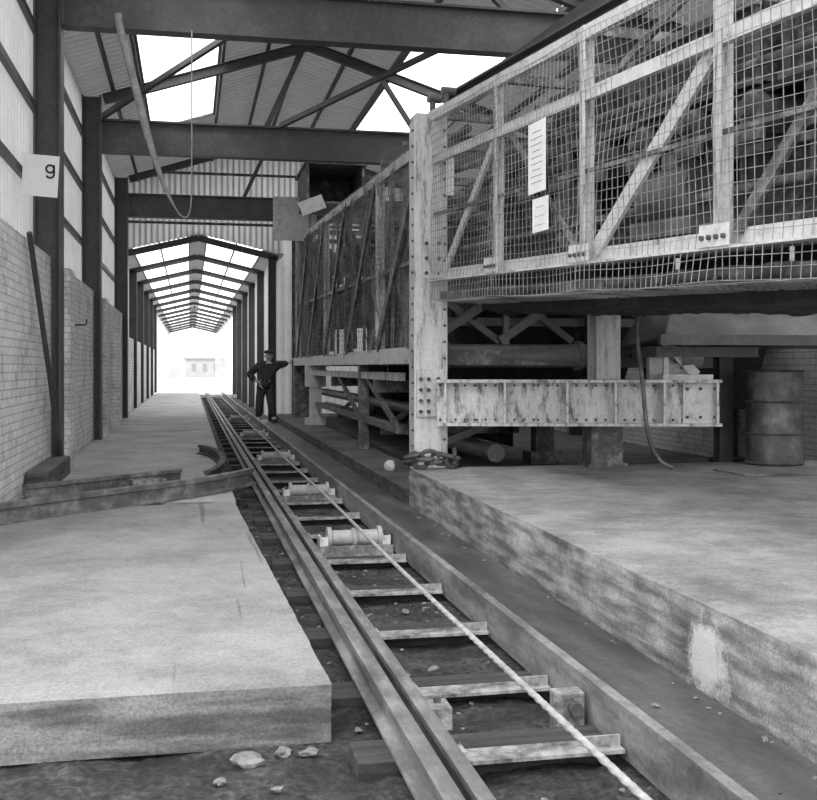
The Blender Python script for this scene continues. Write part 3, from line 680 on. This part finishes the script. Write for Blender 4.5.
# rear cage
def X2(y): return 2.42+.0095*(y-10.5)
def TZ(y): return 3.72+.048*(y-10.5)
def f2(s,z,w): return (V((X2(s)-.02-w,s,z)),V((-1,0,0)),V((0,1,0)))
b=MB(); b.prism((X2(10.75),10.75,1.53),(X2(26.4),26.4,1.53),poly_C(.1,.19,.016)); part(b,'bottom_chord','flake')
b=MB(); b.prism((X2(10.75),10.75,TZ(10.6)),(X2(24),24,TZ(24)),poly_R(.07,.12)); part(b,'top_rail','flake2')
b=MB(); b.prism((X2(10.75),10.75,2.55),(X2(26.4),26.4,2.9),poly_R(.05,.05)); part(b,'mid_rail','mdpaint')
b=MB(); b.cyl((X2(11)+.06,11,TZ(11)+.12),(X2(23)+.06,23,TZ(23)+.12),.03,10); b.cyl((X2(11)+.5,11,TZ(11)+.22),(X2(22)+.5,22,TZ(22)+.28),.05,12); parts(b,'conduit','mdpaint')
ups=[10.85,13.7,16.7,19.7,22.7,25.4]
for i,y in enumerate(ups):
    b=MB(); b.prism((X2(y),y,1.45),(X2(y),y,TZ(y)),poly_L(.12,.1,.016),up=(-1,0,0)); part(b,'upright','flakev' if i%2 else 'mdpaint')
for (y0,y1,w_) in ((10.95,13.6,.15),(13.8,16.6,.12),(16.8,19.6,.12),(19.8,22.6,.12),(22.8,25.3,.12)):
    b=MB(); b.bar((X2(y0)-.05,y0,TZ(y0)-.1),(X2(y1)-.05,y1,1.65),w_,.04,up=(1,0,0)); part(b,'diagonal_brace','mdpaint')
for y in (12.1,12.9,15.2,18.2,21.2,24.0):
    b=MB(); b.bar((X2(y)+.02,y,1.6),(X2(y)+.02,y,TZ(y)),.04,.05); part(b,'upright','mdpaint')
for i in range(5):
    y0,y1=ups[i],ups[i+1]
    b=mesh_face(f2,y0,y1,lambda s:1.6,lambda s:TZ(s)-.03,.075,.0028,50+i*3,.2); part(b,'mesh_panel','wiredk')
b=MB(); random.seed(11)
for i in range(30):
    y=random.uniform(12.6,25.0); z=random.uniform(2.9,TZ(y)-.1); L=random.uniform(.9,1.9); w_=random.uniform(.08,.30)
    P0=[V((X2(y)+.07+.03*math.sin(k*1.7+i),y+.06*math.sin(k*.9+i*2),z-L*k/7)) for k in range(8)]
    b.mark(); o=len(b.v)
    for k,p in enumerate(P0): b.v.append(p); b.v.append(p+V((.01,w_*(1-.08*k),0)))
    for k in range(7): b.face((o+2*k,o+2*k+1,o+2*k+3,o+2*k+2))
parts(b,'hanging_strip','mdpaint')
b=MB()
for i in range(1,5):
    y0,y1=ups[i],ups[i+1]
    b.box(X2(y0)+.16,X2(y0)+.18,y0+.3,y0+1.4,1.7,2.9+.2*(i%2))
parts(b,'guard_plate','grime')
b=MB()
b.quad((3.0,10.9,2.2),(3.1,26.4,2.6),(3.4,26.4,3.3),(3.3,10.9,2.9)); b.quad((3.0,10.9,1.9),(3.1,26.4,2.3),(3.1,26.4,2.6),(3.0,10.9,2.2))
b.box(2.6,4.4,10.9,26.4,1.45,1.52); part(b,'trough','grime')
b=MB()
for y in [11.5+i*1.5 for i in range(10)]:
    b.cyl((2.7,y,3.25+.03*(y-11)),(4.2,y,3.25+.03*(y-11)),.11,14); b.glue=True; b.box(2.62,2.70,y-.15,y+.15,2.9,3.4+.03*(y-11)); b.glue=False
parts(b,'roller','mdpaint')
b=MB(); b.box(4.35,4.37,10.9,18.5,1.55,3.5); b.box(4.35,4.37,18.6,26.2,1.55,3.8); b.box(4.35,4.37,14,26.2,.3,1.4); parts(b,'guard_plate','grime')
b=MB()
for y in ups: b.bar((X2(y),y,TZ(y)),(4.5,y,TZ(y)),.08,.1); b.bar((4.5,y,1.4),(4.5,y,TZ(y)),.12,.12); b.bar((X2(y),y,1.5),(4.5,y,1.5),.12,.16)
for z in (1.5,2.6,3.7): b.bar((4.5,10.7,z),(4.5,26.3,z+.3),.08,.1)
parts(b,'frame_member','mdpaint')
def leg(y,x=None,mat='flake'):
    x=X2(y)+.1 if x is None else x
    b=MB(); b.glue=True; b.box(x-.12,x+.12,y-.11,y+.11,.30,1.45); b.box(x-.21,x+.21,y-.17,y+.17,.165,.32); b.box(x-.21,x+.21,y-.15,y+.15,.98,1.44); part(b,'leg',mat)
leg(22.5,2.62); leg(22.5,4.45,'mdpaint'); leg(17,4.45,'mdpaint'); leg(13,4.45,'mdpaint')
for y in (14.2,19.0):
    b=MB(); b.glue=True; b.bar((X2(y),y,1.14),(4.5,y,1.14),.14,.17); b.bar((X2(y)+.1,y,.55),(4.5,y,.55),.12,.14)
    b.bar((2.65,y,.58),(3.3,y,1.12),.06,.07); b.bar((3.3,y,1.12),(3.9,y,.58),.06,.07)
    part(b,'cross_frame','mdpaint')
b=MB(); b.bar((2.56,12.9,.62),(2.64,22.3,.62),.09,.09); b.bar((2.56,13.0,.62),(2.56,15.4,1.25),.05,.07); b.bar((2.58,18.6,1.25),(2.58,16.2,.62),.05,.07); parts(b,'lower_beam','mdpaint')
b=MB(); b.bar((2.52,12.6,1.28),(2.60,24,1.28),.09,.10); parts(b,'lower_beam','flake2')
b=MB(); b.box(2.48,2.62,15.6,15.75,.17,1.45); parts(b,'leg','mdpaint')
b=MB(); b.cyl((2.9,11.5,.85),(2.9,26,.85),.08,12); b.cyl((3.3,11.2,.45),(3.3,26,.45),.10,14); b.cyl((2.5,11.6,1.0),(4.3,11.6,1.0),.07,14); parts(b,'pipe','smooth')
b=MB()
for y in [11.0,11.9,13.4,15.0]: b.box(X2(y)-.03,X2(y)+.03,y-.04,y+.04,TZ(y)+.06,TZ(y)+.13); b.glue=True; b.cyl((X2(y)-.04,y,TZ(y)+.16),(X2(y)+.1,y,TZ(y)+.16),.045,14); b.glue=False
parts(b,'idler','mdpaint')
b=MB(); b.glue=True
b.box(2.45,2.5,22.6,24.6,4.95,5.75); b.box(2.45,3.7,24.55,24.6,4.95,5.75); b.box(3.65,3.7,22.6,24.6,4.95,5.75); b.box(2.4,3.75,22.5,24.7,5.75,5.8); b.box(2.45,3.7,22.6,24.6,4.92,4.96)
b.box(2.5,2.56,22.7,22.76,TZ(22.7),4.95); b.box(3.6,3.66,22.7,22.76,TZ(22.7),4.95); part(b,'head_box','mdpaint')
b=MB(); b.bar((2.36,24.3,4.3),(2.36,24.3,5.3),.04,1.0,up=(1,0,0)); b.bar((2.3,22.5,4.75),(2.8,22.5,4.95),.05,.3); parts(b,'head_plate','flake')
b=MB(); b.glue=True; b.prism((2.60,26.6,.17),(2.60,26.6,4.7),poly_I(.18,.2,.02,.02),up=(0,-1,0)); b.box(2.52,2.9,26.1,26.5,.17,1.5); part(b,'end_post','mdpaint')
b=MB(); b.box(2.54,3.2,25.5,26.1,1.6,4.5); part(b,'end_panel','mdpaint')

# ------------------------------------------------------------------ small items
def notice(p,w,h,n,label,lines):
    n=V(n).normalized(); u=V((0,0,1)); sd=u.cross(n).normalized()
    e=empty('notice',p,label,'notice')
    b=MB(); P=V(p); b.bar(P-sd*w/2,P+sd*w/2,.006,h); b.obj('board','paper',e)
    if not lines: return
    b=MB(); b.glue=True
    for i in range(lines):
        z=h/2-.08*h-(i+.7)*h*.8/lines; ww=w*(.34 if i%3 else .24)
        b.bar(P-sd*ww+n*.004+V((0,0,z)),P+sd*ww+n*.004+V((0,0,z)),.002,h*.012)
    b.obj('lettering','faint',e)
nn=(-.992,-.124,0)
notice(pt(2.73,-.09,3.13),.30,.55,nn,'tall white paper notice tied to the wire guard',9)
notice(pt(2.79,-.09,2.68),.27,.26,nn,'small white card notice on the wire guard',3)
notice((2.58,10.40,3.35),.08,.42,(0,-1,0),'narrow pale plate on the flaking post',0)
sp=V((-1.48,11.25,3.14))
e=empty('wall_sign',sp,'white sign board with black letter hanging on the wall','sign')
b=MB(); b.bar(sp+V((-.18,0,.21)),sp+V((.17,0,.19)),.012,.42,up=(.06,0,1)); b.obj('board','paper',e)
gc=sp+V((.09,-.012,.27)); R=.038
pts=[gc+V((R*math.cos(t),0,R*math.sin(t))) for t in [2*math.pi*k/20 for k in range(21)]]
b=MB(); b.tube(pts,.010,6); b.glue=True
hook=[gc+V((R,0,R)),gc+V((R,0,0)),gc+V((R,0,-R*1.5))]+[gc+V((R*math.cos(t),0,-R*1.5+R*.9*math.sin(t))) for t in [-math.pi*k/8 for k in range(1,8)]]
b.tube(hook,.010,6); b.obj('letter','ink',e)
b=MB(); b.box(-1.62,-1.50,11.25,11.28,3.50,3.53); b.obj('hanger','dkpaint',e)
b=MB(); b.cyl((-1.50,10.6,2.68),(-1.42,12.4,.42),.028,10); b.obj('leaning_pole','dkpaint',label='thin dark pole leaning against the brick wall',category='pole')
b=MB(); b.tube([(-1.55,15.2,1.98),(-1.42,15.2,1.98),(-1.40,15.2,2.0),(-1.40,15.2,2.06)],.012); b.obj('wall_hook','dkpaint',label='small dark steel hook fixed on the brick wall',category='hook')
b=MB()
pts=[V(p) for p in [(-.80,12.45,5.42),(-.775,12.45,5.24),(-.60,12.45,4.56),(-.44,12.45,3.93),(-.28,12.45,3.46),(-.16,12.45,3.22),(-.08,12.45,3.13),(-.015,12.45,3.16),(.015,12.45,3.36),(.02,12.45,3.9),(.02,12.45,4.5),(.02,12.45,5.28)]]
sm=[]
for i in range(len(pts)-1):
    for k in range(5):
        t=k/5; p0=pts[max(i-1,0)];p1=pts[i];p2=pts[i+1];p3=pts[min(i+2,len(pts)-1)]
        sm.append(.5*((2*p1)+(-p0+p2)*t+(2*p0-5*p1+4*p2-p3)*t*t+(-p0+3*p1-3*p2+p3)*t**3))
sm.append(pts[-1])
b.tube(sm,lambda t:.045 if t<.24 else max(.008,.045-.17*(t-.24)),8)
b.obj('hanging_strap','strap',label='pale canvas strap hanging in a loop from roof beam',category='strap')
b=MB(); b.tube([(4.34,9.8,2.0),(4.30,9.72,1.7),(4.32,9.64,1.3),(4.33,9.60,1.0),(4.36,9.60,.75),(4.42,9.60,.58),(4.5,9.58,.47),(4.6,9.55,.415)],.022,8)
b.obj('rubber_hose','drum',label='grey rubber hose hanging over the girder to the floor',category='hose')
e=empty('chain',(2.4,10.15,.385),'heavy dark chain bunched round the foot of the post','chain')
random.seed(5)
for i in range(13):
    a=-3.1+i*.27; c=V((2.36+.22*math.cos(a)+random.uniform(-.02,.02),10.30+.11*math.sin(a)+random.uniform(-.03,.02),.46+.03*(i%3)))
    tdir=V((-.22*math.sin(a),.12*math.cos(a),random.uniform(-.05,.05))).normalized(); up=V((0,0,1)) if i%2 else tdir.cross(V((0,0,1)))
    b=MB(); ring=[]
    for k in range(13):
        t=2*math.pi*k/12; ring.append(c+tdir*.085*math.cos(t)+up*.052*math.sin(t))
    b.tube(ring,.022,8); b.obj('link','railside',e)
x,y=5.98,10.05
e=empty('oil_drum',(x,y,.39),'dented grey steel oil drum standing by pale brick wall','oil drum')
b=MB(); b.cyl((x,y,.39),(x,y,1.36),.285,40); b.obj('body','drum',e)
b=MB()
for z in (.395,.70,1.03,1.345): b.cyl((x,y,z-.0),(x,y,z+.012),.29,40,.305); b.glue=True; b.cyl((x,y,z+.012),(x,y,z+.024),.305,40,.29); b.glue=False
b.split('hoop','drum',e)
for i,(x0,y0,x1,y1,w,h) in enumerate([(2.9,11.2,4.4,11.3,.14,.12),(4.8,10.9,5.5,11.0,.2,.16),(5.8,11.0,6.7,10.95,.25,.2)]):
    b=MB(); z=.17+h/2
    b.bar((x0,y0,z),(x1,y1,z),w,h); b.obj('timber_beam','wood',label='dark timber beam lying under the machine',category='timber',group='timbers under machine')
b=MB()
ring=[V((3.15+.28*math.cos(2*math.pi*k/24),10.8+.24*math.sin(2*math.pi*k/24),.22+.02*math.sin(6*k))) for k in range(25)]
b.tube(ring,.03,8); b.obj('coiled_hose','drum',label='coil of hose lying on the floor under girder',category='hose')
bm=bmesh.new(); bmesh.ops.create_icosphere(bm,subdivisions=3,radius=.07)
for v in bm.verts: v.co*=1+.25*noise.noise(v.co*20)
me=bpy.data.meshes.new('stone'); bm.to_mesh(me); bm.free(); me.materials.append(M['paper'])
o=bpy.data.objects.new('stone',me); COL.objects.link(o); o.location=(2.34,12.4,.22); o['label']='pale rounded stone on dark concrete floor'; o['category']='stone'

# ------------------------------------------------------------------ person
def skin(name,mat,verts,edges,radii,parent,loc,sub=2,root=0,label=None):
    me=bpy.data.meshes.new(name+'_s'); me.from_pydata(verts,edges,[])
    o=bpy.data.objects.new(name+'_s',me); COL.objects.link(o)
    md=o.modifiers.new('s','SKIN'); md.use_smooth_shade=True
    sv=me.skin_vertices[0].data
    for i,r in enumerate(radii):
        r=r if isinstance(r,tuple) else (r,r); sv[i].radius=r; sv[i].use_root=(i==root)
    if sub: s=o.modifiers.new('u','SUBSURF'); s.levels=sub; s.render_levels=sub
    dg=bpy.context.evaluated_depsgraph_get(); m2=bpy.data.meshes.new_from_object(o.evaluated_get(dg))
    bpy.data.objects.remove(o)
    m2.name=name; m2.materials.clear(); m2.materials.append(M[mat])
    for p in m2.polygons: p.use_smooth=True
    ob=bpy.data.objects.new(name,m2); COL.objects.link(ob)
    if parent is not None: ob.parent=parent
    ob.location=loc
    if label: ob['label']=label
    return ob
PL=(1.87,26.45,0.02)
P=empty('person',PL,'stocky man in dark jacket and cap, arm leaning on machine','person')
HX=.045
v=[(-.03,0,.93),(-.01,0,1.12),(.025,0,1.34),(.04,0,1.46),(HX,0,1.53),(HX,-.015,1.60),(HX,-.015,1.69),(HX,-.005,1.75),
   (-.17,0,1.42),(-.43,.02,1.19),(-.25,-.13,1.02),
   (.23,0,1.45),(.42,.0,1.45),(.57,0,1.49),
   (-.13,0,.88),(-.19,-.05,.50),(-.20,0,.10),(-.23,-.15,.05),
   (.07,0,.88),(.09,-.09,.50),(.17,-.04,.10),(.21,-.19,.05),
   (-.20,-.14,.99),(.61,0,1.53)]
e_=[(0,1),(1,2),(2,3),(3,4),(4,5),(5,6),(6,7),(2,8),(8,9),(9,10),(2,11),(11,12),(12,13),(0,14),(14,15),(15,16),(16,17),(0,18),(18,19),(19,20),(20,21),(10,22),(13,23)]
r=[(.16,.12),(.16,.12),(.17,.12),(.09,.07),(.06,.06),(.08,.09),(.095,.105),(.07,.08),
   .075,.05,.034,.075,.05,.034,.10,.07,.05,.04,.10,.07,.05,.04,.036,.036]
for k in range(4):
    a=len(v); v.append((.64,-.033+.022*k,1.56)); v.append((.645,-.038+.024*k,1.62-abs(k-1.5)*.008)); e_+=[(23,a),(a,a+1)]; r+=[.010,.008]
a=len(v); v+= [(.61,-.055,1.53),(.62,-.08,1.56)]; e_+=[(23,a),(a,a+1)]; r+=[.011,.009]
for k in range(4):
    a=len(v); v.append((-.16,-.15+.02*k,.98-.01*k)); v.append((-.13,-.155+.02*k,.95-.01*k)); e_+=[(22,a),(a,a+1)]; r+=[.010,.008]
a=len(v); v+=[(-.20,-.09,1.02),(-.18,-.06,1.03)]; e_+=[(22,a),(a,a+1)]; r+=[.011,.009]
body=skin('body','skin',v,e_,r,P,(0,0,0))
Z0=PL[2]; hx=PL[0]+HX
b=MB(); b.cyl((hx,PL[1]-.115,1.665+Z0),(hx,PL[1]-.145,1.635+Z0),.012,8,.018); b.obj('nose','skin',P)
b=MB()
for sx in (-.034,.034): b.cyl((hx+sx,PL[1]-.10,1.675+Z0),(hx+sx,PL[1]-.122,1.675+Z0),.010,8)
b.split('eye','ink',P)
b=MB(); b.box(hx-.025,hx+.025,PL[1]-.12,PL[1]-.09,1.597+Z0,1.605+Z0); b.obj('mouth','leather',P)
b=MB()
for sx in (-.095,.095): b.cyl((hx+sx,PL[1]-.02,1.65+Z0),(hx+sx*1.12,PL[1]-.01,1.65+Z0),.028,10)
b.split('ear','skin',P)
jv=[(-.03,0,.80),(-.01,0,1.08),(.025,0,1.33),(.04,0,1.48),(-.20,0,1.41),(-.44,.02,1.19),(-.29,-.11,1.05),(.25,0,1.44),(.42,.0,1.45),(.54,0,1.48)]
skin('jacket','cloth',jv,[(0,1),(1,2),(2,3),(2,4),(4,5),(5,6),(2,7),(7,8),(8,9)],[(.26,.16),(.235,.15),(.24,.15),(.09,.085),.12,.10,.07,.12,.095,.07],P,(0,0,0),root=0,label='bulky dark work jacket')
b=MB(); b.prism((PL[0]+.0,PL[1]-.185,1.02+Z0),(PL[0]+.04,PL[1]-.095,1.51+Z0),poly_R(.13,.05),up=(0,-1,0)); b.obj('shirt','shirt',P)
tv=[(-.03,0,.95),(-.13,0,.84),(-.19,-.05,.50),(-.20,0,.12),(.07,0,.84),(.09,-.09,.50),(.17,-.04,.12)]
skin('trousers','cloth',tv,[(0,1),(1,2),(2,3),(0,4),(4,5),(5,6)],[(.18,.14),.135,.105,.095,.135,.105,.095],P,(0,0,0),label='dark trousers')
for (a_,t_) in (((-.20,.01,.07),(-.235,-.17,.045)),((.17,-.03,.07),(.215,-.21,.045))):
    skin('boot','leather',[(a_[0],a_[1]+.03,.055),a_,t_],[(0,1),(1,2)],[.05,.06,.045],P,(0,0,0),root=1)
b=MB(); b.glue=True; cx,cy=hx,PL[1]-.01
for (z,r1,r2,z2) in ((1.725,.112,.124,1.75),(1.75,.124,.105,1.785),(1.785,.105,.04,1.805)): b.cyl((cx,cy,z+Z0),(cx,cy,z2+Z0),r1,20,r2)
b.cyl((cx,cy-.07,1.722+Z0),(cx,cy-.07,1.732+Z0),.08,16); b.obj('cap','cloth',P,label='dark flat peaked cap')

# ------------------------------------------------------------------ world, light, camera
w=bpy.data.worlds.new('World'); scene.world=w; w.use_nodes=True
nt=w.node_tree; bg=nt.nodes['Background']
tc=N(nt,'ShaderNodeTexCoord'); sx=N(nt,'ShaderNodeSeparateXYZ'); nt.links.new(tc.outputs['Generated'],sx.inputs[0])
rp=ramp(nt,[(0.0,.9),(.5,1.0)]); nt.links.new(sx.outputs['Z'],rp.inputs[0]); nt.links.new(rp.outputs[0],bg.inputs['Color'])
bg.inputs['Strength'].default_value=2.7
s=bpy.data.lights.new('sun','SUN'); s.energy=1.3; s.angle=math.radians(18); so=bpy.data.objects.new('sun',s); COL.objects.link(so)
so.rotation_euler=(math.radians(42),0,math.radians(-25))
cam=bpy.data.cameras.new('camera'); co=bpy.data.objects.new('camera',cam); COL.objects.link(co)
cam.sensor_width=36; cam.sensor_fit='HORIZONTAL'; cam.lens=36*1057/817; cam.shift_y=-33/817
co.location=(0,0,1.4); co.rotation_euler=(math.radians(90),0,-math.atan(218.5/1057))
cam.clip_end=500
scene.camera=co
scene.view_settings.view_transform='Standard'
scene.view_settings.gamma=1.0
for o in bpy.data.objects:
    if '_w' in o: del o['_w']
